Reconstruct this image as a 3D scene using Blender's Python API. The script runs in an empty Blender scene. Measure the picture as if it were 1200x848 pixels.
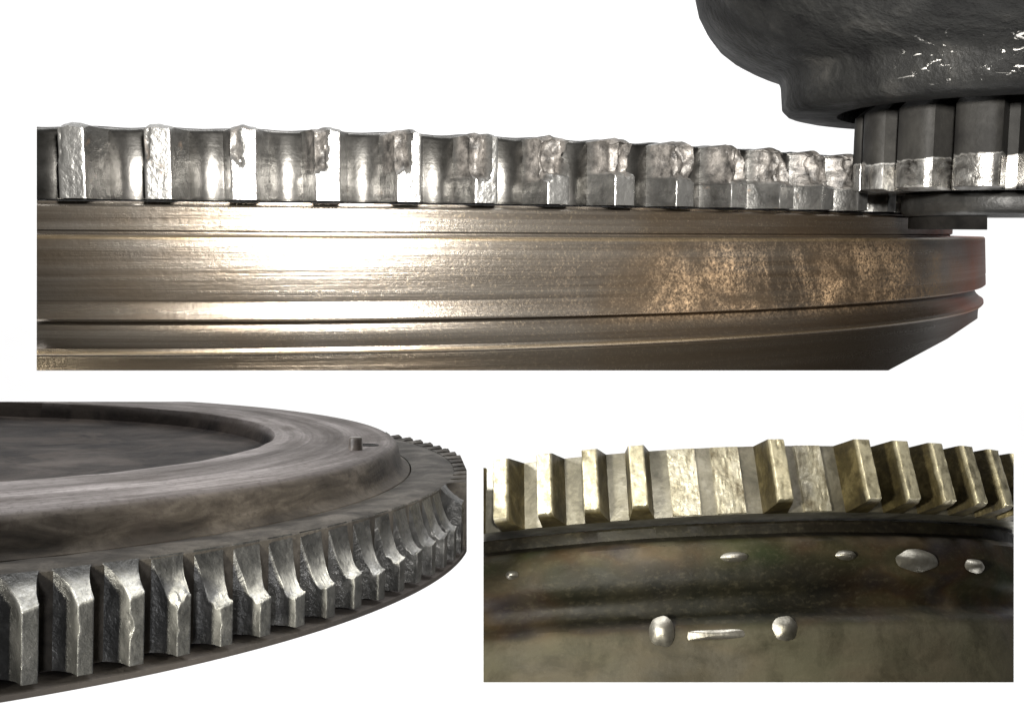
import bpy, bmesh, math, random
import numpy as np
from mathutils import Vector, Matrix, noise

S = 0.4            # scene units per modelling unit
rad = math.radians
sc = bpy.context.scene
COL = sc.collection

# ------------------------------------------------------------------ camera
FOC = 1300.0       # focal length in pixels of a 1200 px wide picture
cam_d = bpy.data.cameras.new('camera')
cam_d.sensor_width = 36.0
cam_d.lens = 36.0 * FOC / 1200.0
cam_d.clip_start = 0.01
cam_d.clip_end = 50
cam = bpy.data.objects.new('camera', cam_d)
cam.rotation_euler = (rad(90), 0, 0)
COL.objects.link(cam)
sc.camera = cam

# ------------------------------------------------------------------ world
world = bpy.data.worlds.new('World')
sc.world = world
world.use_nodes = True
bg = world.node_tree.nodes['Background']
bg.inputs[0].default_value = (1.0, 0.97, 0.93, 1)
bg.inputs[1].default_value = 0.06
sc.view_settings.view_transform = 'Standard'
sc.view_settings.look = 'None'
sc.view_settings.exposure = 0.0
sc.view_settings.gamma = 1.0
sc.cycles.max_bounces = 6
sc.cycles.use_denoising = True

def W(x, y, z):    # camera-style coordinates (right, up, towards camera) to world
    return Vector((x, -z, y)) * S

def lamp(name, kind, loc, target, power, color, size=0.05, size_y=None, blend=0.5, cone=None):
    d = bpy.data.lights.new(name, kind)
    d.energy = power
    d.color = color
    if kind == 'AREA':
        d.size = size * S
        if size_y:
            d.shape = 'RECTANGLE'
            d.size_y = size_y * S
        else:
            d.shape = 'DISK'
    else:
        d.shadow_soft_size = size * S
        if kind == 'SPOT':
            d.spot_size = rad(cone)
            d.spot_blend = blend
    o = bpy.data.objects.new(name, d)
    a, b = W(*loc), W(*target)
    o.location = a
    o.rotation_euler = (b - a).to_track_quat('-Z', 'Y').to_euler()
    COL.objects.link(o)
    return o

# flash beside the lens, a soft lamp from the upper left, two added lamps that whiten the backdrop
lamp('flash', 'SPOT', (0.035, 0.085, 0.0), (-0.06, 0.28, -1.0), 11.5, (1.0, 0.972, 0.925), 0.02, cone=68, blend=0.75)
lamp('key_lamp', 'SPOT', (-1.2, 0.45, -0.2), (-0.36, -0.17, -0.85), 15.0, (0.98, 0.98, 1.0), 0.10, cone=31, blend=0.35)
lamp('low_fill', 'SPOT', (-0.12, -0.20, 0.0), (-0.33, -0.14, -0.85), 1.1, (0.98, 0.98, 1.0), 0.04, cone=31, blend=0.35)  # added fill aimed only at the second wheel
lamp('front_left_spot', 'SPOT', (-0.40, -0.10, -0.1), (0.34, -0.20, -1.25), 10.0, (1.0, 0.95, 0.80), 0.05, cone=31, blend=0.35)  # added spot that brightens the third wheel alone
lamp('backdrop_lamp', 'AREA', (0, 2.7, -1.2), (0, -0.3, -3.2), 25, (1, 1, 1), 5.0, 0.8)
lamp('backdrop_lamp', 'AREA', (0, -2.7, -1.2), (0, 0.3, -3.2), 25, (1, 1, 1), 5.0, 0.8)

# ------------------------------------------------------------------ helpers
def fr(ax, ay):
    n = Vector((math.sin(ay) * math.cos(ax), math.cos(ay) * math.cos(ax), math.sin(ax)))
    u = n.cross(Vector((0, 0, 1))).normalized()
    v = u.cross(n)
    if v.z < 0:
        v = -v
    return n, u, v

def c2w(v):
    return Vector((v.x, -v.z, v.y))

class Frame:
    """local axes of a wheel: X = sideways, -Y = towards the camera, Z = wheel axis"""
    def __init__(self, X, Y, Z, ax, ay, scale=1.0):
        n, u, v = fr(ax, ay)
        self.k = S * scale
        ex, ey, ez = c2w(u), -c2w(v), c2w(n)
        M = Matrix((ex, ey, ez)).transposed().to_4x4()
        M.translation = W(X * scale, Y * scale, Z * scale)
        self.M = M
        self.Mi = M.inverted()
    def p(self, th, r, h):
        return Vector((r * math.sin(th), -r * math.cos(th), h)) * self.k

def new_obj(name, bm, mat, parent=None, sharp=38):
    bmesh.ops.recalc_face_normals(bm, faces=bm.faces[:])
    me = bpy.data.meshes.new(name)
    bm.to_mesh(me)
    bm.free()
    me.polygons.foreach_set('use_smooth', [True] * len(me.polygons))
    me.set_sharp_from_angle(angle=rad(sharp))
    if mat:
        me.materials.append(mat)
    o = bpy.data.objects.new(name, me)
    COL.objects.link(o)
    if parent:
        o.parent = parent
    return o

def thing(name, label, cat, frame, group=None):
    o = bpy.data.objects.new(name, None)
    o.empty_display_size = 0.02
    COL.objects.link(o)
    o.matrix_world = frame.M
    o['label'] = label
    o['category'] = cat
    if group:
        o['group'] = group
    return o

def plane(a, b, keep):
    """saw cut through the two picture points a, b (1200x848 pixels); keep = a point on the kept side"""
    ra = Vector(((a[0] - 600) / FOC, 1.0, -(a[1] - 424) / FOC))
    rb = Vector(((b[0] - 600) / FOC, 1.0, -(b[1] - 424) / FOC))
    rk = Vector(((keep[0] - 600) / FOC, 1.0, -(keep[1] - 424) / FOC))
    n = ra.cross(rb).normalized()
    if n.dot(rk) > 0:
        n = -n
    return n          # outward normal in world; plane passes through the origin

def cut(bm, frame, planes):
    for n in planes:
        if not bm.verts:
            return False
        nl = (frame.Mi.to_3x3() @ n)
        co = frame.Mi @ Vector((0, 0, 0))
        g = bm.verts[:] + bm.edges[:] + bm.faces[:]
        r = bmesh.ops.bisect_plane(bm, geom=g, dist=1e-7, plane_co=co, plane_no=nl, clear_outer=True)
        es = [e for e in r['geom_cut'] if isinstance(e, bmesh.types.BMEdge) and e.is_valid and e.is_boundary]
        es = list(dict.fromkeys(es))
        if es:
            bmesh.ops.triangle_fill(bm, edges=es, use_beauty=True, use_dissolve=False, normal=nl)
            bmesh.ops.split_edges(bm, edges=[e for e in es if e.is_valid])
    return len(bm.verts) > 0

def lathe(frame, prof, t0, t1, n, axis=(0.0, 0.0), wob=None, closed=False):
    """closed profile [(r,h)] swept from angle t0 to t1, end caps added; axis=(theta,rho) shifts the axis"""
    bm = bmesh.new()
    off = Vector((axis[1] * math.sin(axis[0]), -axis[1] * math.cos(axis[0]), 0)) * frame.k
    rings = []
    m = n if closed else n + 1
    for i in range(m):
        th = t0 + (t1 - t0) * i / n
        ring = []
        for (r, h) in prof:
            if wob:
                r, h = wob(th, r, h)
            ring.append(bm.verts.new(frame.p(th, r, h) + off))
        rings.append(ring)
    k = len(prof)
    for i in range(n):
        a, b = rings[i], rings[(i + 1) % m]
        for j in range(k):
            bm.faces.new((a[j], a[(j + 1) % k], b[(j + 1) % k], b[j]))
    if not closed:
        bm.faces.new(rings[0])
        bm.faces.new(rings[-1][::-1])
    return bm

def block(frame, fn, ss, ws, ts, axis=(0.0, 0.0)):
    """closed box surface: s 0..1 along the radius, w -1..1 along the rim, t 0..1 along the axis"""
    bm = bmesh.new()
    off = Vector((axis[1] * math.sin(axis[0]), -axis[1] * math.cos(axis[0]), 0)) * frame.k
    lp, lq = bm.verts.layers.float.new('polish'), bm.verts.layers.float.new('pitting')
    V = {}
    def v(i, j, k):
        if (i, j, k) not in V:
            q = fn(ss[i], ws[j], ts[k])
            n_ = bm.verts.new(frame.p(*q[:3]) + off)
            if len(q) > 3:
                n_[lp], n_[lq] = q[3], q[4]
            V[i, j, k] = n_
        return V[i, j, k]
    I, J, K = len(ss) - 1, len(ws) - 1, len(ts) - 1
    for i in range(I):
        for j in range(J):
            for k in (0, K):
                bm.faces.new((v(i, j, k), v(i + 1, j, k), v(i + 1, j + 1, k), v(i, j + 1, k)))
    for i in range(I):
        for k in range(K):
            for j in (0, J):
                bm.faces.new((v(i, j, k), v(i + 1, j, k), v(i + 1, j, k + 1), v(i, j, k + 1)))
    for j in range(J):
        for k in range(K):
            for i in (0, I):
                bm.faces.new((v(i, j, k), v(i, j + 1, k), v(i, j + 1, k + 1), v(i, j, k + 1)))
    return bm

def sm(a, b, x):
    t = min(1.0, max(0.0, (x - a) / (b - a)))
    return t * t * (3 - 2 * t)

def nz(x, y, z, f=1.0):
    return noise.noise(Vector((x * f, y * f, z * f)))

# ------------------------------------------------------------------ materials
class NT:
    def __init__(self, name):
        self.m = bpy.data.materials.new(name)
        self.m.use_nodes = True
        self.t = self.m.node_tree
        self.b = self.t.nodes['Principled BSDF']
    def n(self, typ, **kw):
        nd = self.t.nodes.new(typ)
        for k, v in kw.items():
            setattr(nd, k, v)
        return nd
    def l(self, a, b):
        self.t.links.new(a, b)
    def math(self, op, a, b=None, clamp=False):
        nd = self.n('ShaderNodeMath', operation=op, use_clamp=clamp)
        for i, x in enumerate((a, b)):
            if x is None:
                continue
            if isinstance(x, (int, float)):
                nd.inputs[i].default_value = x
            else:
                self.l(x, nd.inputs[i])
        return nd.outputs[0]
    def ramp(self, fac, stops, interp='LINEAR'):
        nd = self.n('ShaderNodeValToRGB')
        nd.color_ramp.interpolation = interp
        el = nd.color_ramp.elements
        while len(el) < len(stops):
            el.new(0.5)
        for e, (p, c) in zip(el, stops):
            e.position = p
            e.color = (c, c, c, 1) if isinstance(c, (int, float)) else (*c, 1)
        self.l(fac, nd.inputs[0])
        return nd.outputs[0]
    def noise(self, vec, scale, detail=5, rough=0.55, dist=0.0):
        nd = self.n('ShaderNodeTexNoise')
        nd.inputs['Scale'].default_value = scale
        nd.inputs['Detail'].default_value = detail
        nd.inputs['Roughness'].default_value = rough
        nd.inputs['Distortion'].default_value = dist
        self.l(vec, nd.inputs['Vector'])
        return nd.outputs['Fac']
    def mix(self, fac, a, b, mode='MIX'):
        nd = self.n('ShaderNodeMix', data_type='RGBA', blend_type=mode)
        for sock, x in ((nd.inputs[0], fac), (nd.inputs[6], a), (nd.inputs[7], b)):
            if isinstance(x, (int, float)):
                sock.default_value = x
            elif isinstance(x, tuple):
                sock.default_value = (*x, 1)
            else:
                self.l(x, sock)
        return nd.outputs[2]
    def coords(self, k):
        tc = self.n('ShaderNodeTexCoord')
        mp = self.n('ShaderNodeVectorMath', operation='SCALE')
        mp.inputs['Scale'].default_value = 1.0 / k
        self.l(tc.outputs['Object'], mp.inputs[0])
        self.xyz = mp.outputs[0]
        sp = self.n('ShaderNodeSeparateXYZ')
        self.l(self.xyz, sp.inputs[0])
        self.h = sp.outputs['Z']
        self.th = self.math('ARCTAN2', sp.outputs['X'], self.math('MULTIPLY', sp.outputs['Y'], -1.0))
        self.r = self.math('SQRT', self.math('ADD', self.math('POWER', sp.outputs['X'], 2.0), self.math('POWER', sp.outputs['Y'], 2.0)))
    def vec(self, x, y, z):
        nd = self.n('ShaderNodeCombineXYZ')
        for i, q in enumerate((x, y, z)):
            if isinstance(q, (int, float)):
                nd.inputs[i].default_value = q
            else:
                self.l(q, nd.inputs[i])
        return nd.outputs[0]
    def window(self, x, a, b, c, d):
        """0 below a, 1 between b and c, 0 above d"""
        up = self.n('ShaderNodeMapRange', interpolation_type='SMOOTHSTEP')
        self.l(x, up.inputs[0])
        up.inputs[1].default_value, up.inputs[2].default_value = a, b
        dn = self.n('ShaderNodeMapRange', interpolation_type='SMOOTHSTEP')
        self.l(x, dn.inputs[0])
        dn.inputs[1].default_value, dn.inputs[2].default_value = c, d
        return self.math('MULTIPLY', up.outputs[0], self.math('SUBTRACT', 1.0, dn.outputs[0]))
    def bump(self, hgt, strength, dist, prev=None):
        nd = self.n('ShaderNodeBump')
        nd.inputs['Strength'].default_value = strength
        nd.inputs['Distance'].default_value = dist * S
        self.l(hgt, nd.inputs['Height'])
        if prev:
            self.l(prev, nd.inputs['Normal'])
        return nd.outputs[0]
    def done(self, color, rough, metal, normal=None, spec=0.5):
        self.b.inputs['Specular IOR Level'].default_value = spec
        for name, x in (('Base Color', color), ('Roughness', rough), ('Metallic', metal)):
            s = self.b.inputs[name]
            if isinstance(x, (int, float)):
                s.default_value = x
            elif isinstance(x, tuple):
                s.default_value = (*x, 1)
            else:
                self.l(x, s)
        if normal:
            self.l(normal, self.b.inputs['Normal'])
        return self.m

def steel(name, k, dark, mid, light, freq, metal=0.85, r0=0.28, r1=0.55, bump=0.25, rust=None, rust_lo=0.6, fine=260, polish=None, pit=None, spec=0.5, lines=0.0):
    t = NT(name)
    t.coords(k)
    a = t.noise(t.xyz, freq, 6, 0.62, 0.4)
    b = t.noise(t.xyz, fine, 4, 0.6)
    col = t.ramp(a, ((0.30, dark), (0.5, mid), (0.68, light)))
    col = t.mix(t.math('MULTIPLY', t.ramp(b, ((0.5, 0.0), (0.72, 1.0))), 0.45), col, dark)
    if rust:
        c = t.noise(t.xyz, freq * 1.7 + 3, 6, 0.65, 0.6)
        msk = t.ramp(c, ((rust_lo, 0.0), (rust_lo + 0.12, 1.0)))
        col = t.mix(t.math('MULTIPLY', msk, 0.8), col, rust)
        met = t.math('SUBTRACT', metal, t.math('MULTIPLY', msk, 0.5), True)
    else:
        met = metal
    ro = t.ramp(a, ((0.3, r1), (0.7, r0)))
    if polish:
        at = t.n('ShaderNodeAttribute', attribute_name='polish').outputs['Fac']
        wear = t.math('MULTIPLY', at, t.ramp(t.noise(t.xyz, freq * 2.2, 5, 0.65), ((0.32, 0.25), (0.55, 1.0))), True)
        col = t.mix(wear, col, t.ramp(a, ((0.3, tuple(x * 0.7 for x in polish)), (0.65, polish))))
        ro = t.math('SUBTRACT', ro, t.math('MULTIPLY', wear, 0.06))
    if pit:
        at = t.n('ShaderNodeAttribute', attribute_name='pitting').outputs['Fac']
        pn = t.noise(t.xyz, 170, 4, 0.65)
        col = t.mix(at, col, t.ramp(pn, ((0.36, tuple(x * 0.3 for x in pit)), (0.5, pit), (0.64, tuple(min(1, x * 1.9) for x in pit)))))
        ro = t.math('ADD', ro, t.math('MULTIPLY', at, 0.16))
        met = t.math('SUBTRACT', met, t.math('MULTIPLY', at, 0.40), True)
        b = t.math('ADD', b, t.math('MULTIPLY', t.math('MULTIPLY', pn, at), 2.0))
    nrm = t.bump(b, bump, 0.0012)
    nrm = t.bump(a, bump, 0.003, nrm)
    if lines:
        ln = t.noise(t.vec(t.math('MULTIPLY', t.th, 3.0), t.math('MULTIPLY', t.h, 500.0), 0.0), 1.0, 5, 0.6)
        nrm = t.bump(ln, lines, 0.0015, nrm)
    return t.done(col, ro, met, nrm, spec)

# ================================================================== backdrop
def backdrop():
    t = NT('white_paper')
    t.coords(S)
    a = t.noise(t.xyz, 6, 3)
    t.done(t.ramp(a, ((0.3, (0.86, 0.86, 0.86)), (0.7, (0.88, 0.88, 0.88)))), 0.9, 0.0)
    bm = bmesh.new()
    x0, x1 = -4.5, 4.5
    loop = [(-3.2, 6.0), (-3.2, -6.0), (-3.25, -6.0), (-3.25, 6.0)]
    A = [bm.verts.new(W(x0, y, z)) for z, y in loop]
    B = [bm.verts.new(W(x1, y, z)) for z, y in loop]
    for i in range(len(loop)):
        j = (i + 1) % len(loop)
        bm.faces.new((A[i], A[j], B[j], B[i]))
    bm.faces.new(A)
    bm.faces.new(B[::-1])
    o = new_obj('backdrop', bm, t.m)
    o['kind'] = 'structure'
backdrop()

# ================================================================== wheel one: long greasy rim with the starter pinion
F1 = Frame(-0.19773, 0.08047, -1, 0.11965, 0.00713)
K1 = F1.k
cuts1 = [plane((43, 100), (43, 500), (300, 300)), plane((0, 434), (1200, 434), (300, 300)),
         plane((1040, 434.5), (1110, 397), (600, 300)), plane((1110, 397), (1156, 366), (600, 300))]

def body1_mat():
    t = NT('turned_greasy_iron')
    t.coords(K1)
    streak = t.noise(t.vec(t.math('MULTIPLY', t.th, 1.3), t.math('MULTIPLY', t.h, 190.0), 0.0), 1.0, 7, 0.66)
    fine = t.noise(t.vec(t.math('MULTIPLY', t.th, 60.0), t.math('MULTIPLY', t.h, 420.0), 0.0), 1.0, 5, 0.6)
    blot = t.noise(t.xyz, 14, 5, 0.6, 0.5)
    spk = t.noise(t.xyz, 420, 5, 0.75)
    col = t.ramp(streak, ((0.30, (0.030, 0.025, 0.020)), (0.47, (0.080, 0.070, 0.059)), (0.62, (0.13, 0.117, 0.101)), (0.8, (0.19, 0.173, 0.152))))
    col = t.mix(t.math('MULTIPLY', t.ramp(blot, ((0.42, 0.0), (0.62, 1.0))), 0.5), col, (0.075, 0.055, 0.035))
    col = t.mix(t.math('MULTIPLY', t.window(t.th, 0.30, 0.75, 1.5, 1.6), 0.5), col, (0.085, 0.055, 0.030))
    # tan dust and rust flecks on the right part of the rim
    win = t.window(t.th, 0.34, 0.62, 0.74, 1.12)
    win2 = t.math('MULTIPLY', win, t.window(t.h, -0.004, 0.006, 0.024, 0.042))
    spk2 = t.noise(t.xyz, 900, 3, 0.7)
    f = t.math('MULTIPLY', t.ramp(t.math('MULTIPLY', t.math('ADD', spk, spk2), 0.5), ((0.42, 0.0), (0.60, 1.0))), t.ramp(t.noise(t.xyz, 30, 5, 0.65, 0.8), ((0.38, 0.05), (0.58, 1.0))))
    f = t.math('MULTIPLY', f, win2)
    col = t.mix(t.math('MULTIPLY', t.math('MULTIPLY', win2, t.ramp(blot, ((0.35, 0.0), (0.6, 1.0)))), 0.5), col, (0.19, 0.13, 0.08))
    col = t.mix(t.math('MULTIPLY', f, 0.75), col, (0.33, 0.22, 0.125))
    w3 = t.window(t.th, 0.05, 0.3, 1.5, 1.6)
    f3 = t.math('MULTIPLY', t.math('MULTIPLY', t.ramp(spk2, ((0.56, 0.0), (0.68, 1.0))), w3), 0.18)
    col = t.mix(f3, col, (0.42, 0.33, 0.21))
    # rust red towards the far end of the rim
    red = t.window(t.th, 0.86, 1.02, 1.6, 1.7)
    col = t.mix(t.math('MULTIPLY', red, t.ramp(blot, ((0.3, 0.35), (0.6, 0.95)))), col, (0.20, 0.045, 0.012))
    # dry edge lines in ochre along the shoulders
    ed = t.math('MAXIMUM', t.window(t.h, 0.0352, 0.0362, 0.0368, 0.0376), t.window(t.h, -0.0095, -0.0088, -0.0082, -0.0074))
    col = t.mix(t.math('MULTIPLY', ed, t.ramp(streak, ((0.35, 0.05), (0.6, 0.35)))), col, (0.36, 0.26, 0.13))
    below_lip = t.window(t.h, -0.09, -0.08, -0.0112, -0.0098)  # darker below the lip
    col = t.mix(t.math('MULTIPLY', below_lip, 0.72), col, (0.035, 0.028, 0.02))
    met = t.math('SUBTRACT', 0.8, t.math('MULTIPLY', t.math('MAXIMUM', f, red), 0.8), True)
    ro = t.math('ADD', t.ramp(streak, ((0.3, 0.33), (0.7, 0.24))), t.math('MULTIPLY', t.math('MAXIMUM', f, f3), 0.3))
    nrm = t.bump(streak, 0.28, 0.0014)
    nrm = t.bump(fine, 0.10, 0.0006, nrm)
    nrm = t.bump(spk, 0.15, 0.0012, nrm)
    return t.done(col, t.math('ADD', ro, t.math('MULTIPLY', red, 0.2)), met, nrm, 0.12)

M_body1 = body1_mat()
M_tooth1 = steel('polished_gear_steel', K1, (0.035, 0.033, 0.03), (0.105, 0.103, 0.098), (0.22, 0.216, 0.205), 55, 0.85, 0.30, 0.44, 0.32, rust=(0.17, 0.095, 0.045), rust_lo=0.63, polish=(0.24, 0.237, 0.228), pit=(0.070, 0.064, 0.058), lines=0.1)
M_ring1 = steel('gear_root_steel', K1, (0.018, 0.017, 0.015), (0.060, 0.058, 0.054), (0.125, 0.12, 0.113), 40, 0.9, 0.27, 0.34, 0.10, lines=0.04)

wheel1 = thing('flywheel', 'greasy brown flywheel rim with bright glare, its chipped teeth running under a black pinion', 'flywheel', F1, 'flywheel sections with damaged ring gears')
prof = [(0.5440, 0.0508), (0.5440, 0.0500), (0.5508, 0.0492), (0.5515, 0.0486), (0.5515, 0.0392), (0.5500, 0.0385), (0.5500, 0.0378), (0.5722, 0.0374), (0.5731, 0.0364),
        (0.5748, 0.0124), (0.5745, 0.0116), (0.5748, 0.0108), (0.5753, 0.0048), (0.5744, 0.0040),
        (0.5690, 0.0032), (0.5680, 0.0018), (0.5684, -0.0008), (0.5700, -0.0034), (0.5730, -0.0060), (0.5744, -0.0068), (0.5746, -0.0084),
        (0.5738, -0.0094), (0.5716, -0.0102), (0.5712, -0.0160), (0.5712, -0.0300), (0.5700, -0.0600), (0.48, -0.0600), (0.48, 0.0508)]
bm = lathe(F1, prof, -0.12, 1.5, 420, wob=lambda th, r, h: (r + 0.00025 * nz(th * 9, h * 60, 1) if r > 0.5 else r, h))
cut(bm, F1, cuts1)
new_obj('wheel_body', bm, M_body1, wheel1, 30)

# ring gear with its teeth
RT1, PIT1, PH1, HB1, HT1, WT1 = 0.55889, 0.05969, 0.03337 + 0.01837 / 2, 0.05157, 0.08191, 0.0092
RR1 = RT1 - 0.0205
bm = lathe(F1, [(RR1, HB1), (RR1 + 0.0002, HB1 + 0.001), (RR1 + 0.0002, HT1 - 0.0025), (RR1 - 0.0012, HT1 - 0.0008), (RR1 - 0.003, HT1), (0.50, HT1), (0.50, HB1)], -0.12, 1.5, 1100,
           wob=lambda th, r, h: (r + (0.0042 * (0.5 - 0.5 * math.cos((th - PH1) / PIT1 * 2 * math.pi)) if r > 0.51 else 0), h + (0.0004 * nz(th * 40, 3, 1) - 0.0011 * (0.5 - 0.5 * math.cos((th - PH1) / PIT1 * 2 * math.pi)) if h > HT1 - 0.003 else 0)))
cut(bm, F1, cuts1[:1])
ring1 = new_obj('ring_gear', bm, M_ring1, wheel1, 40)

WEAR1 = {0: (.16, .10), 1: (.22, .25), 2: (.40, .55), 3: (.48, .8), 4: (.55, .9), 5: (.66, .9), 6: (1.0, 1.0)}
SS = [0, .12, .25, .4, .55, .68, .8, .88, .94, .975, 1]
WS = [-1, -.96, -.9, -.78, -.64, -.5, -.36, -.22, -.08, .08, .22, .36, .5, .64, .78, .9, .96, 1]
TS = [i / 34 for i in range(35)]
TS = [0, .008, .02] + TS[1:-1] + [.975, .99, 1]
def tooth1_fn(i):
    thc = PH1 + i * PIT1
    ext, dep = WEAR1.get(i, (1.3, 1.0) if i > 6 else (0.05, 0.02))
    def fn(s, w, t):
        q = i * 7.3
        te = (0.40 if i > 2 else 0.46) + 0.12 * nz(q, 3.3, 2) + 0.10 * nz(q, w * 1.5, 2)
        m = sm(te - 0.03, te + 0.05, t + 0.04 * nz(q + t * 9, w * 3, 7))
        x = (w + 1) / 2 + 0.10 * nz(q, t * 5, 4) + 0.05 * nz(q, t * 16, 9)
        mw = 1 - sm(ext - 0.06, ext + 0.05, x)
        rec = m * mw * dep
        hw = WT1 + 0.0115 * (1 - s) ** 2.2
        rr = s
        rough = nz(thc * 900 + w * 2, t * 7, q) * 0.7 + nz(w * 6, t * 17, q + 3) * 0.3
        if rec > 0.001:
            rr = s - rec * (0.30 + 0.16 * math.sin(t * 3.1 + q) + 0.22 * nz(q * 1.7, t * 3.0, w * 1.2)) * s ** 1.5 + rec * rough * 0.10 * s
        bulge = m * dep * (0.0030 if i > 2 else 0.0014) * math.sin(math.pi * min(1, s * 1.15)) * (0.7 + 0.6 * nz(q, t * 8, w))
        side = hw * w
        if w < 0:
            side += bulge * w
        elif i > 6:
            side += bulge * 0.8 * w
        if i > 6:
            side += m * 0.0022 * s * (0.3 + nz(q, t * 6, 11))
        e = max(0, (abs(w) - 0.86) / 0.14)
        rr -= 0.012 * e * e * s
        r = RR1 - 0.0004 + (RT1 - RR1 + 0.0004) * rr + 0.00012 * nz(w * 6 + q, t * 14, s * 5)
        tt = t
        h = HB1 + (HT1 - HB1) * tt
        top = sm(0.9, 1.0, t)
        h += top * (0.0007 * nz(thc * 400 + w * 2, q, 1) - 0.0022 * max(0, s - 0.72) / 0.28 * (1 + 0.4 * nz(q, w * 3, 5)))
        h -= top * (0.0013 * (abs(w) ** 2) + 0.0007 * (1 - s))
        pol = sm(0.93, 0.985, s) * (1 - rec) * (0.75 + 0.25 * nz(q, t * 4, w))
        return thc + side, r, h, pol, min(1, rec * 1.2) * sm(0.1, 0.5, s)
    return fn
for i in range(-1, 18):
    bm = block(F1, tooth1_fn(i), SS, WS, TS)
    if cut(bm, F1, cuts1[:1]):
        new_obj('tooth', bm, M_tooth1, ring1, 42)

# ================================================================== starter with pinion
AX = (0.82, 0.62)
def cast_mat():
    t = NT('rough_black_casting')
    t.coords(K1)
    a = t.noise(t.xyz, 40, 6, 0.65, 0.3)
    b = t.noise(t.xyz, 220, 4, 0.6)
    v = t.n('ShaderNodeTexVoronoi', feature='F1')
    v.inputs['Scale'].default_value = 60
    t.l(t.xyz, v.inputs['Vector'])
    col = t.ramp(a, ((0.3, (0.004, 0.004, 0.004)), (0.55, (0.011, 0.011, 0.0105)), (0.75, (0.026, 0.025, 0.023))))
    # paint chipped to bright metal along the belly of the casting
    sp = t.n('ShaderNodeSeparateXYZ')
    t.l(t.xyz, sp.inputs[0])
    zone = t.window(t.h, 0.1045, 0.108, 0.116, 0.121)
    zone = t.math('MULTIPLY', zone, t.window(sp.outputs['X'], 0.37, 0.40, 0.60, 0.62))
    zone2 = t.math('MULTIPLY', t.window(t.h, 0.107, 0.110, 0.121, 0.125), t.window(sp.outputs['X'], 0.366, 0.374, 0.404, 0.414))
    zone3 = t.math('MULTIPLY', t.window(t.h, 0.1035, 0.1045, 0.1065, 0.108), t.window(sp.outputs['X'], 0.375, 0.395, 0.46, 0.48))
    zone2 = t.math('MAXIMUM', zone2, zone3)
    c = t.noise(t.vec(t.math('MULTIPLY', sp.outputs['X'], 110.0), t.math('MULTIPLY', sp.outputs['Y'], 110.0), t.math('MULTIPLY', t.h, 300.0)), 1.0, 7, 0.7, 0.9)
    chip = t.math('MAXIMUM', t.math('MULTIPLY', t.ramp(c, ((0.63, 0.0), (0.66, 1.0))), zone), t.math('MULTIPLY', t.ramp(c, ((0.605, 0.0), (0.65, 0.9))), zone2))
    col = t.mix(chip, col, (0.78, 0.76, 0.72))
    ro = t.math('SUBTRACT', t.ramp(a, ((0.3, 0.68), (0.7, 0.48))), t.math('MULTIPLY', chip, 0.15))
    nrm = t.bump(a, 0.5, 0.004)
    nrm = t.bump(b, 0.6, 0.002, nrm)
    return t.done(col, ro, t.math('MULTIPLY', chip, 0.8), nrm, 0.1)

def pinion_mat():
    t = NT('pinion_steel')
    t.coords(K1)
    a = t.noise(t.xyz, 45, 6, 0.6, 0.3)
    b = t.noise(t.xyz, 240, 4, 0.6)
    band = t.window(t.math('ADD', t.h, t.math('MULTIPLY', t.math('SUBTRACT', t.noise(t.xyz, 22, 5, 0.6), 0.5), 0.016)), 0.0585, 0.0620, 0.0752, 0.0766)
    dull = t.ramp(a, ((0.3, (0.009, 0.0085, 0.008)), (0.6, (0.022, 0.021, 0.019)), (0.8, (0.055, 0.052, 0.048))))
    pol = t.ramp(t.noise(t.xyz, 75, 6, 0.7, 0.6), ((0.34, (0.05, 0.045, 0.04)), (0.48, (0.32, 0.31, 0.29)), (0.7, (0.80, 0.79, 0.76))))
    col = t.mix(band, dull, pol)
    ro = t.math('SUBTRACT', t.ramp(a, ((0.3, 0.7), (0.7, 0.55))), t.math('MULTIPLY', band, 0.38))
    met = t.math('ADD', 0.05, t.math('MULTIPLY', band, 0.85))
    nrm = t.bump(b, 0.3, 0.0014)
    return t.done(col, ro, met, nrm, 0.15)
M_cast, M_pin = cast_mat(), pinion_mat()
M_black = steel('gap_black', K1, (0.002, 0.002, 0.002), (0.005, 0.0046, 0.0042), (0.012, 0.011, 0.010), 30, 0.0, 0.6, 0.8, 0.2, spec=0.1)  # near-black colour standing in for shade in the gap and the hole
M_collar = steel('dull_collar_steel', K1, (0.008, 0.008, 0.0075), (0.02, 0.0195, 0.018), (0.05, 0.048, 0.044), 40, 0.3, 0.35, 0.55, 0.25)

starter = thing('starter_motor', 'black cast starter nose with scratched paint, its pinion meshing with the ring gear', 'starter motor', F1)
def lump(th, r, h):
    return r + (0.0006 * nz(th * 6, h * 45, 2) + 0.0004 * nz(th * 20, h * 140, 5) if r > 0.1 else 0), h
prof = [(0.086, 0.1010), (0.1075, 0.1010), (0.1120, 0.1020), (0.1145, 0.1045), (0.1152, 0.1110), (0.1156, 0.1165), (0.1164, 0.1188), (0.1184, 0.1210), (0.1222, 0.1228),
        (0.1275, 0.1245), (0.1340, 0.1275), (0.1420, 0.1320), (0.1495, 0.1380), (0.1552, 0.1450), (0.1592, 0.1530), (0.1612, 0.1620),
        (0.1618, 0.1750), (0.1618, 0.2300), (0.086, 0.2300)]
new_obj('nose_housing', lathe(F1, prof, -math.pi, math.pi, 160, AX, lump, True), M_cast, starter, 45)
RP0, RP1 = 0.0590, 0.0768
bm = lathe(F1, [(0.012, 0.0606), (RP0, 0.0606), (RP0, 0.135), (0.012, 0.135)], -math.pi, math.pi, 120, AX, None, True)
pin = new_obj('pinion', bm, M_pin, starter)
PP = 2 * math.pi / 15
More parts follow.
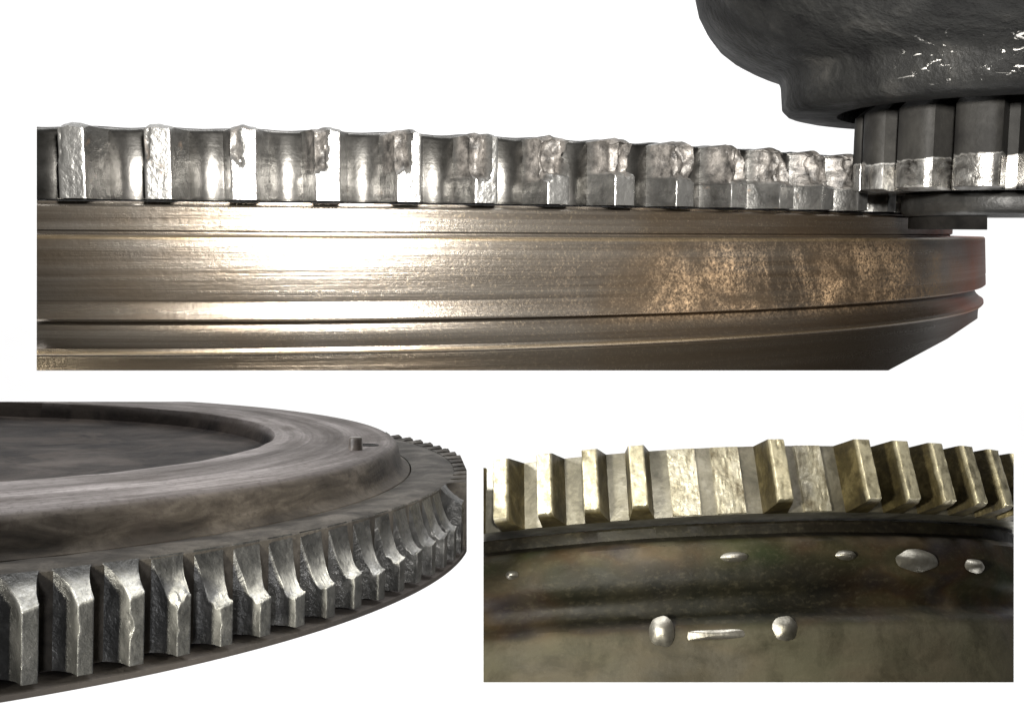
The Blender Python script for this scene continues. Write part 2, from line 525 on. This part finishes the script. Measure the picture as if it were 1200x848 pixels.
for k in range(15):
    thc = -0.60 + k * PP
    def fn(s, w, t, thc=thc, k=k):
        hw = 0.142 + 0.03 * (1 - s) ** 1.5
        e = max(0, (abs(w) - 0.5) / 0.5)
        r = RP0 - 0.0005 + (RP1 - RP0 + 0.0005) * (s - 0.16 * e * e * s)
        h = 0.0606 + t * 0.074
        h += 0.0012 * (1 - sm(0, 0.05, t)) * sm(0.7, 1, s)
        # upper part of each tooth is bevelled inwards
        r -= 0.008 * sm(0.52, 0.62, t) * sm(0.4, 1, s)
        return thc + hw * w, r + 0.0001 * nz(thc * 9 + w * 3, t * 10, s), h
    new_obj('tooth', block(F1, fn, [0, .2, .4, .6, .8, .93, 1], [-1, -.93, -.85, -.7, -.4, 0, .4, .7, .85, .93, 1], [0, .02, .05, .2, .35, .5, .53, .56, .6, .7, .85, 1], AX), M_pin, pin, 42)
new_obj('stop_collar', lathe(F1, [(0.010, 0.0486), (0.0490, 0.0486), (0.0508, 0.0496), (0.0515, 0.0515), (0.0515, 0.0572), (0.0508, 0.0592), (0.0490, 0.0602), (0.010, 0.0602)], -math.pi, math.pi, 128, AX, None, True), M_collar, starter, 50)
bm = lathe(F1, [(0.004, 0.0420), (0.0470, 0.0420), (0.0475, 0.0425), (0.0475, 0.0484), (0.004, 0.0484)], -math.pi, math.pi, 96, AX, None, True)  # black ring below the collar, also standing in for the gap's shadow
cut(bm, F1, [plane((1157, 0), (1157, 800), (1100, 260))])
new_obj('gap_dark_ring', bm, M_black, starter, 50)

# ================================================================== wheel two: dark grey wheel seen from above, scooped teeth
F2 = Frame(-0.57203, -0.0863, -1, 0.03768, 0.02918)
K2 = F2.k
RT2, PIT2, PH2, HB2, D2, W2 = 0.53628, 0.05272, 0.65686 - 0.0079, -0.0552, 0.01678, 0.0079
RR2 = RT2 - D2
cuts2 = [plane((0, 470.5), (1200, 470.5), (200, 600)), plane((547, 0), (547, 800), (200, 600)), plane((535, 523), (547.5, 552), (200, 600)),
         plane((-60, 0), (-60, 900), (200, 600))]

def body2_mat():
    t = NT('stained_friction_iron')
    t.coords(K2)
    ringn = t.noise(t.vec(t.math('MULTIPLY', t.th, 1.6), t.math('MULTIPLY', t.r, 36.0), t.math('MULTIPLY', t.h, 60.0)), 1.0, 6, 0.6, 0.3)
    blot = t.noise(t.xyz, 9, 6, 0.62, 0.6)
    b = t.noise(t.xyz, 170, 4, 0.65)
    face = t.ramp(ringn, ((0.3, (0.035, 0.028, 0.024)), (0.5, (0.12, 0.106, 0.10)), (0.72, (0.29, 0.265, 0.255))))
    rusty = t.ramp(t.noise(t.vec(t.math('MULTIPLY', t.th, 9.0), t.math('MULTIPLY', t.h, 60.0), 1.0), 1.0, 6, 0.65, 0.6), ((0.32, (0.018, 0.015, 0.012)), (0.5, (0.050, 0.042, 0.033)), (0.7, (0.10, 0.086, 0.070))))
    dark = t.ramp(blot, ((0.38, (0.004, 0.003, 0.003)), (0.55, (0.020, 0.0155, 0.013)), (0.72, (0.050, 0.040, 0.034))))
    on_face = t.math('MULTIPLY', t.window(t.r, 0.345, 0.352, 0.458, 0.468), t.window(t.h, 0.012, 0.0225, 0.05, 0.06))
    wall = t.math('MULTIPLY', t.window(t.r, 0.452, 0.46, 0.492, 0.505), t.window(t.h, -0.02, -0.016, 0.0215, 0.0228))
    col = t.mix(wall, dark, rusty)
    col = t.mix(on_face, col, face)
    col = t.mix(t.math('MULTIPLY', t.ramp(b, ((0.5, 0.0), (0.7, 1.0))), 0.5), col, (0.025, 0.02, 0.016))
    # broad oil stains over the face
    lip = t.math('MULTIPLY', t.window(t.r, 0.48, 0.5, 0.6, 0.7), t.window(t.h, -0.1, -0.09, -0.055, -0.05))
    col = t.mix(t.math('MULTIPLY', lip, 0.8), col, (0.075, 0.068, 0.064))
    st = t.noise(t.vec(t.math('MULTIPLY', t.th, 2.0), t.math('MULTIPLY', t.r, 12.0), 3.0), 1.0, 5, 0.6, 1.2)
    col = t.mix(t.math('MULTIPLY', t.ramp(st, ((0.52, 0.0), (0.62, 1.0))), 0.6), col, (0.045, 0.036, 0.03))
    nrm = t.bump(b, 0.35, 0.0016)
    tm = t.noise(t.vec(t.math('MULTIPLY', t.th, 0.6), t.math('MULTIPLY', t.r, 260.0), 0.0), 1.0, 5, 0.7)
    col = t.mix(t.math('MULTIPLY', t.math('MULTIPLY', on_face, t.ramp(tm, ((0.45, 0.0), (0.7, 1.0)))), 0.45), col, (0.03, 0.025, 0.022))
    nrm = t.bump(tm, 0.25, 0.0012, nrm)
    nrm = t.bump(ringn, 0.2, 0.002, nrm)
    return t.done(col, t.ramp(blot, ((0.3, 0.75), (0.7, 0.6))), 0.0, nrm, 0.12)
M_body2 = body2_mat()
M_tooth2 = steel('dark_gear_steel', K2, (0.012, 0.012, 0.0118), (0.036, 0.036, 0.035), (0.085, 0.084, 0.081), 48, 0.22, 0.34, 0.5, 0.6, polish=(0.48, 0.48, 0.46))
M_ring2 = steel('dark_ring_steel', K2, (0.02, 0.018, 0.016), (0.048, 0.043, 0.037), (0.09, 0.08, 0.068), 30, 0.0, 0.6, 0.75, 0.35, spec=0.12, polish=(0.13, 0.13, 0.127))

wheel2 = thing('flywheel', 'dark grey flywheel seen from above with thin scooped gear teeth and a recessed centre', 'flywheel', F2, 'flywheel sections with damaged ring gears')
prof = [(0.02, 0.0020), (0.2000, 0.0020), (0.3380, 0.0040), (0.3450, 0.0060), (0.3490, 0.0200), (0.3502, 0.0230), (0.3525, 0.0236), (0.4570, 0.0236), (0.4610, 0.0230), (0.4645, 0.0210), (0.4668, 0.0175),
        (0.4690, 0.0080), (0.4705, 0.0030), (0.4730, 0.0000), (0.4780, -0.0018), (0.4790, -0.0040), (0.4790, -0.0570), (0.5330, -0.0585), (0.5350, -0.0588), (0.5355, -0.0592), (0.5355, -0.0625), (0.02, -0.0625)]
bm = lathe(F2, prof, -math.pi, math.pi, 360, wob=lambda th, r, h: (r + (0.0006 * nz(th * 8, h * 50, 3) if 0.28 < r < 0.49 else 0), h + (0.0006 * nz(math.sin(th) * 12, math.cos(th) * 12, r * 30) if 0.03 < r < 0.4 else 0)), closed=True)
cut(bm, F2, cuts2)
new_obj('wheel_body', bm, M_body2, wheel2, 32)
bm = lathe(F2, [(0.4795, -0.0555), (RR2, -0.0552), (RR2 + .0002, -0.054), (RR2 + .0002, -0.0012), (RR2 - 0.0012, -0.0002), (0.5000, 0.0), (0.4870, -0.0012), (0.4795, -0.0020)], -math.pi, math.pi, 480,
           wob=lambda th, r, h: (r, h + (0.0005 * nz(th * 30, r * 60, 1) if h > -0.01 else 0)), closed=True)
cut(bm, F2, cuts2)
ring2 = new_obj('ring_gear', bm, M_ring2, wheel2, 40)

HT2 = [-.0143, -.0143, -.0150, -.0185, -.0300, -.0320, -.0345, -.0335, -.0320, -.0350, -.0320, -.0310, -.0300, -.0295, -.029]
SS2 = [0, .03, .06, .1, .14, .24, .34, .44, .54, .64, .74, .83, .9, .95, .98, 1]
WS2 = [-1, -.95, -.87, -.74, -.6, -.45, -.3, -.15, 0, .15, .3, .45, .6, .74, .87, .95, 1]
TS2 = [0, .012, .03, .08, .15, .22, .3, .38, .46, .54, .62, .7, .77, .84, .89, .93, .96, .98, .992, 1]
def tooth2_fn(i):
    thc = PH2 + i * PIT2
    ht = HT2[max(0, min(i, 14))]
    heavy = 1.0 if i >= 4 else (0.75 if i == 3 else 0.12)
    if i > 14:          # far side of the wheel: hardly worn
        heavy, ht = (0.4, -0.012) if i == 15 else (0.0, 0.002)
    q = i * 5.7
    def fn(s, w, t):
        hw = W2 + (0.0165 if w < 0 else 0.008) * (1 - s) ** 2.6
        e = max(0, (abs(w) - 0.84) / 0.16)
        rr = s - 0.022 * e * e * s
        # top: a bevel when light, a scooped slide when heavily worn; the left side is worn deeper
        left = (1 - w) / 2
        bev = ht * (s * (1 - heavy) + heavy * (1 - (1 - s) ** 2.1))
        bev -= heavy * 0.0075 * left * math.sin(math.pi * min(1, s * 1.05)) * (0.7 + 0.6 * nz(q, s * 4, 2))
        bev -= 0.0022 * left * s
        if i == 3:
            bev -= 0.010 * max(0, nz(q + 1.3, s * 3.5, w * 1.6) + 0.25) * (0.3 + left) * s
        rough = nz(w * 5 + q, s * 7, 1) * 0.6 + nz(w * 13 + q, s * 19, 4) * 0.4
        bev += rough * 0.0016 * min(1, s * 3) * (0.5 + heavy * 0.6)
        h = HB2 + (bev - HB2) * t
        # chipped left flank below the scoop
        side = hw * w
        if w < 0:
            dent = max(0, nz(q + 2, t * 4.5, s * 3) - 0.12) * sm(0.25, 0.5, t) * s
            side += 0.006 * dent * (1.6 if i in (2, 3) else 0.7)
            side -= heavy * 0.0012 * sm(0.72, 1.0, t) * s
        r = RR2 - 0.0004 + (RT2 - RR2 + 0.0004) * rr + 0.00015 * nz(w * 5 + q, t * 12, s * 4)
        pol = sm(0.95, 1, t) * sm(0.15, 0.6, s) * (0.85 if i < 11 else 0.3) + 0.10 * sm(0.93, 1, s) + 0.3 * sm(0.9, 1, -w) * sm(0.5, 1, s) * sm(0.3, 0.9, t)
        if i > 14:
            pol = 0.0
        return thc + side, r, h, pol, 0.0
    return fn
for i in range(-2, 50):
    bm = block(F2, tooth2_fn(i), SS2, WS2, TS2)
    if cut(bm, F2, cuts2):
        new_obj('tooth', bm, M_tooth2 if i < 16 else M_ring2, ring2, 44)
# dowel pin, and a black disc standing in for the dark hole beside it
pin_axis = (1.50, 0.436)
M_pin2 = steel('worn_dowel_steel', K2, (0.04, 0.033, 0.028), (0.10, 0.085, 0.073), (0.19, 0.165, 0.145), 60, 0.1, 0.35, 0.55, 0.2)
new_obj('dowel_pin', lathe(F2, [(0.0005, 0.0230), (0.0062, 0.0230), (0.0060, 0.0335), (0.0050, 0.0348), (0.0005, 0.0350)], -math.pi, math.pi, 32, pin_axis, None, True), M_pin2, wheel2, 40)
new_obj('dark_hole_disc', lathe(F2, [(0.0005, 0.0230), (0.0088, 0.0230), (0.0088, 0.0242), (0.0070, 0.0242), (0.0066, 0.0237), (0.0005, 0.0237)], -math.pi, math.pi, 32, (1.585, 0.442), None, True), M_black, wheel2, 40)

# ================================================================== wheel three: muddy wheel with three teeth broken away
Z3 = 1.45
F3 = Frame(0.11547, -0.05614, -1, -0.29983, -0.0463, Z3)
K3 = F3.k
RT3, PIT3, PH3, WT3, HB3, HT3, TAP = 0.33553, 0.08474, -0.39417 + 0.0137, 0.0137, -0.13007, -0.09201, 0.11622
RR3 = 0.3142
cuts3 = [plane((566.5, 0), (566.5, 900), (800, 600)), plane((1188, 0), (1188, 900), (800, 600)), plane((0, 799), (1200, 799), (800, 600))]
def body3_mat():
    t = NT('muddy_oily_iron')
    t.coords(K3)
    pv = t.vec(t.math('MULTIPLY', t.th, 7.0), t.math('MULTIPLY', t.h, 42.0), t.math('MULTIPLY', t.r, 20.0))
    a = t.noise(pv, 1.0, 3, 0.5, 0.5)
    c = t.noise(t.vec(t.math('MULTIPLY', t.th, 5.0), t.math('MULTIPLY', t.h, 30.0), 8.0), 1.0, 2, 0.5, 0.3)
    b = t.noise(t.xyz, 90, 4, 0.6)
    col = t.ramp(a, ((0.36, (0.002, 0.002, 0.0008)), (0.47, (0.010, 0.0095, 0.004)), (0.58, (0.032, 0.027, 0.013)), (0.74, (0.085, 0.072, 0.042))))
    tint = t.ramp(c, ((0.34, (0.020, 0.030, 0.007)), (0.47, (0.034, 0.028, 0.012)), (0.56, (0.055, 0.03, 0.015)), (0.66, (0.030, 0.022, 0.030))))
    col = t.mix(0.45, col, tint)
    low = t.window(t.h, -0.30, -0.26, -0.2030, -0.1960)
    col = t.mix(t.math('MULTIPLY', low, 0.6), col, (0.105, 0.095, 0.066))
    # shade under the ring gear painted as a black band; blacker patch mid-rim
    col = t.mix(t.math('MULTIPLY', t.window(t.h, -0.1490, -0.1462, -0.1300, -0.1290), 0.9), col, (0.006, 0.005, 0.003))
    mid_dark = t.math('MULTIPLY', t.window(t.th, -0.42, -0.24, 0.16, 0.42), t.window(t.h, -0.200, -0.192, -0.172, -0.154))
    col = t.mix(t.math('MULTIPLY', mid_dark, 0.93), col, (0.004, 0.004, 0.002))
    nrm = t.bump(a, 0.3, 0.004)
    col = t.mix(t.math('MULTIPLY', t.ramp(t.noise(t.xyz, 38, 5, 0.65, 0.5), ((0.45, 0.0), (0.65, 1.0))), 0.55), col, (0.018, 0.016, 0.008))
    g = t.noise(t.vec(t.math('MULTIPLY', t.th, 60.0), t.math('MULTIPLY', t.h, 330.0), 2.0), 1.0, 5, 0.7)
    col = t.mix(t.math('MULTIPLY', t.ramp(g, ((0.52, 0.0), (0.7, 1.0))), 0.2), col, (0.12, 0.105, 0.07))
    nrm = t.bump(b, 0.3, 0.003, nrm)
    return t.done(col, t.ramp(a, ((0.3, 0.5), (0.7, 0.7))), 0.0, nrm, 0.25)
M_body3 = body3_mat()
M_tooth3 = steel('yellowed_gear_steel', K3, (0.014, 0.010, 0.003), (0.060, 0.047, 0.018), (0.16, 0.13, 0.06), 60, 0.55, 0.38, 0.55, 0.35, fine=300, polish=(0.74, 0.68, 0.48))
M_ring3 = steel('grey_root_steel', K3, (0.10, 0.095, 0.075), (0.24, 0.225, 0.175), (0.42, 0.40, 0.33), 50, 0.75, 0.34, 0.5, 0.2)
M_stump = steel('torn_root_steel', K3, (0.10, 0.08, 0.045), (0.42, 0.39, 0.29), (0.66, 0.63, 0.52), 75, 0.6, 0.38, 0.55, 0.8, fine=220)
M_shine = steel('bright_glint_steel', K3, (0.20, 0.19, 0.155), (0.42, 0.40, 0.35), (0.60, 0.58, 0.52), 40, 0.97, 0.40, 0.52, 0.35)

wheel3 = thing('flywheel', 'muddy olive brown flywheel rim with three gear teeth broken off flat and added domes for glints', 'flywheel', F3, 'flywheel sections with damaged ring gears')
prof = [(0.25, -0.136), (0.3000, -0.1365), (0.3010, -0.1380), (0.3010, -0.1440), (0.3050, -0.1460), (0.3105, -0.1480), (0.3135, -0.1510), (0.3148, -0.1560), (0.3150, -0.1700), (0.3140, -0.1740), (0.3110, -0.1775), (0.3080, -0.1800), (0.3066, -0.1830),
        (0.3066, -0.1890), (0.3080, -0.1915), (0.3120, -0.1940), (0.3152, -0.1965), (0.3166, -0.2000), (0.3175, -0.2100), (0.3185, -0.2600), (0.25, -0.2600)]
bm = lathe(F3, prof, -0.75, 1.15, 260, wob=lambda th, r, h: (r + (0.0022 * nz(th * 5, h * 30, 3) + 0.0008 * nz(th * 16, h * 80, 7) if r > 0.28 else 0), h))
cut(bm, F3, cuts3)
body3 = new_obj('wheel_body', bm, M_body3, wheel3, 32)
rt = lambda h: -TAP * (h - HB3)
bm = lathe(F3, [(RR3, HB3 - 0.0038), (RR3 + rt(HT3), HT3), (0.27, HT3), (0.27, HB3 - 0.0038)], -0.75, 1.15, 260)
cut(bm, F3, cuts3)
ring3 = new_obj('ring_gear', bm, M_ring3, wheel3, 40)
MISSING = (4, 5, 7)
WS3 = [-1, -.95, -.86, -.7, -.45, -.2, 0, .2, .45, .7, .86, .95, 1]
SS3 = [0, .15, .3, .45, .6, .75, .87, .95, 1]
TS3 = [0, .015, .04] + [i / 16 for i in range(1, 16)] + [.975, .99, 1]
for i in range(-2, 16):
    thc = PH3 + i * PIT3
    if i in MISSING:
        def fn(s, w, t, thc=thc, i=i):  # torn stump, low and rough
            h = HB3 - 0.0036 + (HT3 - HB3 + 0.0036) * t
            r = RR3 - 0.0006 + s * (0.0024 + 0.0006 * nz(w * 5, t * 18, i) + 0.0006 * nz(w * 13, t * 45, i + 3)) + rt(h)
            return thc + 0.0005 + w * (0.0268 + 0.0007 * nz(t * 5, i, 1)), r, h + s * 0.0002 * (0.5 - t) * 2
        bm = block(F3, fn, [0, .5, 1], [x / 10 for x in range(-10, 11)], [x / 24 for x in range(25)])
        if cut(bm, F3, cuts3):
            o = new_obj('tooth_stump', bm, M_stump, ring3, 40)
        continue
    def fn(s, w, t, thc=thc, i=i):
        hw = WT3 + 0.0105 * (1 - s) ** 1.15
        e = max(0, (abs(w) - 0.86) / 0.14)
        rr = s - 0.035 * e * e * s
        hb = HB3 - 0.0036 * (1 - s) - 0.0006 + 0.0016 * sm(0.85, 1, s) * (1 - 0.7 * nz(i, w * 3, 1))
        h = hb + (HT3 - hb) * t
        h -= 0.0008 * sm(0.95, 1, t) * sm(0.9, 1, s)
        r = RR3 - 0.0005 + rr * (RT3 - RR3 + 0.0005) + rt(h)
        r += 0.00035 * nz(w * 4 + i * 3, t * 16, s * 3) * s
        r -= 0.0016 * max(0, nz(i * 3.1, t * 5, w * 2) - 0.2) * s
        pol = max(sm(0.93, 0.985, s) * 0.9, 0.8 * sm(0.9, 1, abs(w)) * sm(0.85, 1, s))
        return thc + hw * w + 0.0004 * nz(i, t * 9, s * 3), r, h, pol, 0.0
    bm = block(F3, fn, SS3, WS3, TS3)
    if cut(bm, F3, cuts3):
        new_obj('tooth', bm, M_tooth3, ring3, 42)

# metal domes added on the rim to stand in for glints
def glint_dome(name, th, h, a, b, mat=M_shine, rb=0.3150, power=2.0, rise=0.0040, irr=0.12):
    bm = bmesh.new()
    n, m = 28, 7
    rings = []
    for j in range(m):
        f = 1 - j / m
        z = rise * (1 - f * f)
        ring = []
        for i in range(n):
            p = 2 * math.pi * i / n
            cx = math.copysign(abs(math.cos(p)) ** (2 / power), math.cos(p)) * a * f
            cy = math.copysign(abs(math.sin(p)) ** (2 / power), math.sin(p)) * b * f
            k = 1 + irr * nz(math.cos(p) * 1.6 + th * 30, math.sin(p) * 1.6, 5)
            ring.append(bm.verts.new(F3.p(th + cx * k / rb, rb - 0.004 + (0.004 + z), h + cy * k)))
        rings.append(ring)
    base = [bm.verts.new(F3.p(th + (v.co.x * 0), rb - 0.004, h)) for v in rings[0][:1]]
    for j in range(m - 1):
        for i in range(n):
            bm.faces.new((rings[j][i], rings[j][(i + 1) % n], rings[j + 1][(i + 1) % n], rings[j + 1][i]))
    bm.faces.new(rings[-1])
    for i in range(n):
        bm.faces.new((rings[0][i], base[0], rings[0][(i + 1) % n]))
    return new_obj(name, bm, mat, wheel3, 50)
def glint(name, th, h, a, b, **kw):
    kw['rb'] = kw.get('rb', 0.3150) + 0.0006
    glint_dome(name, th, h, a, b, **kw)
glint('glint_dome', -0.3860, -0.1612, 0.0042, 0.0026)
glint('glint_dome', 0.0394, -0.1592, 0.0080, 0.0030)
glint('glint_dome', 0.2589, -0.1600, 0.0068, 0.0030)
glint('oval_glint', 0.4200, -0.1632, 0.0165, 0.0068)
glint('glint_dome', 0.5777, -0.1658, 0.0098, 0.0046)
glint('round_glint', -0.1060, -0.1995, 0.0074, 0.0090, rb=0.3168)
glint('round_glint', 0.1180, -0.2015, 0.0078, 0.0076, rb=0.3168)
glint('bar_glint', -0.0060, -0.2030, 0.0180, 0.0026, rb=0.3168, power=6.0, rise=0.0015)
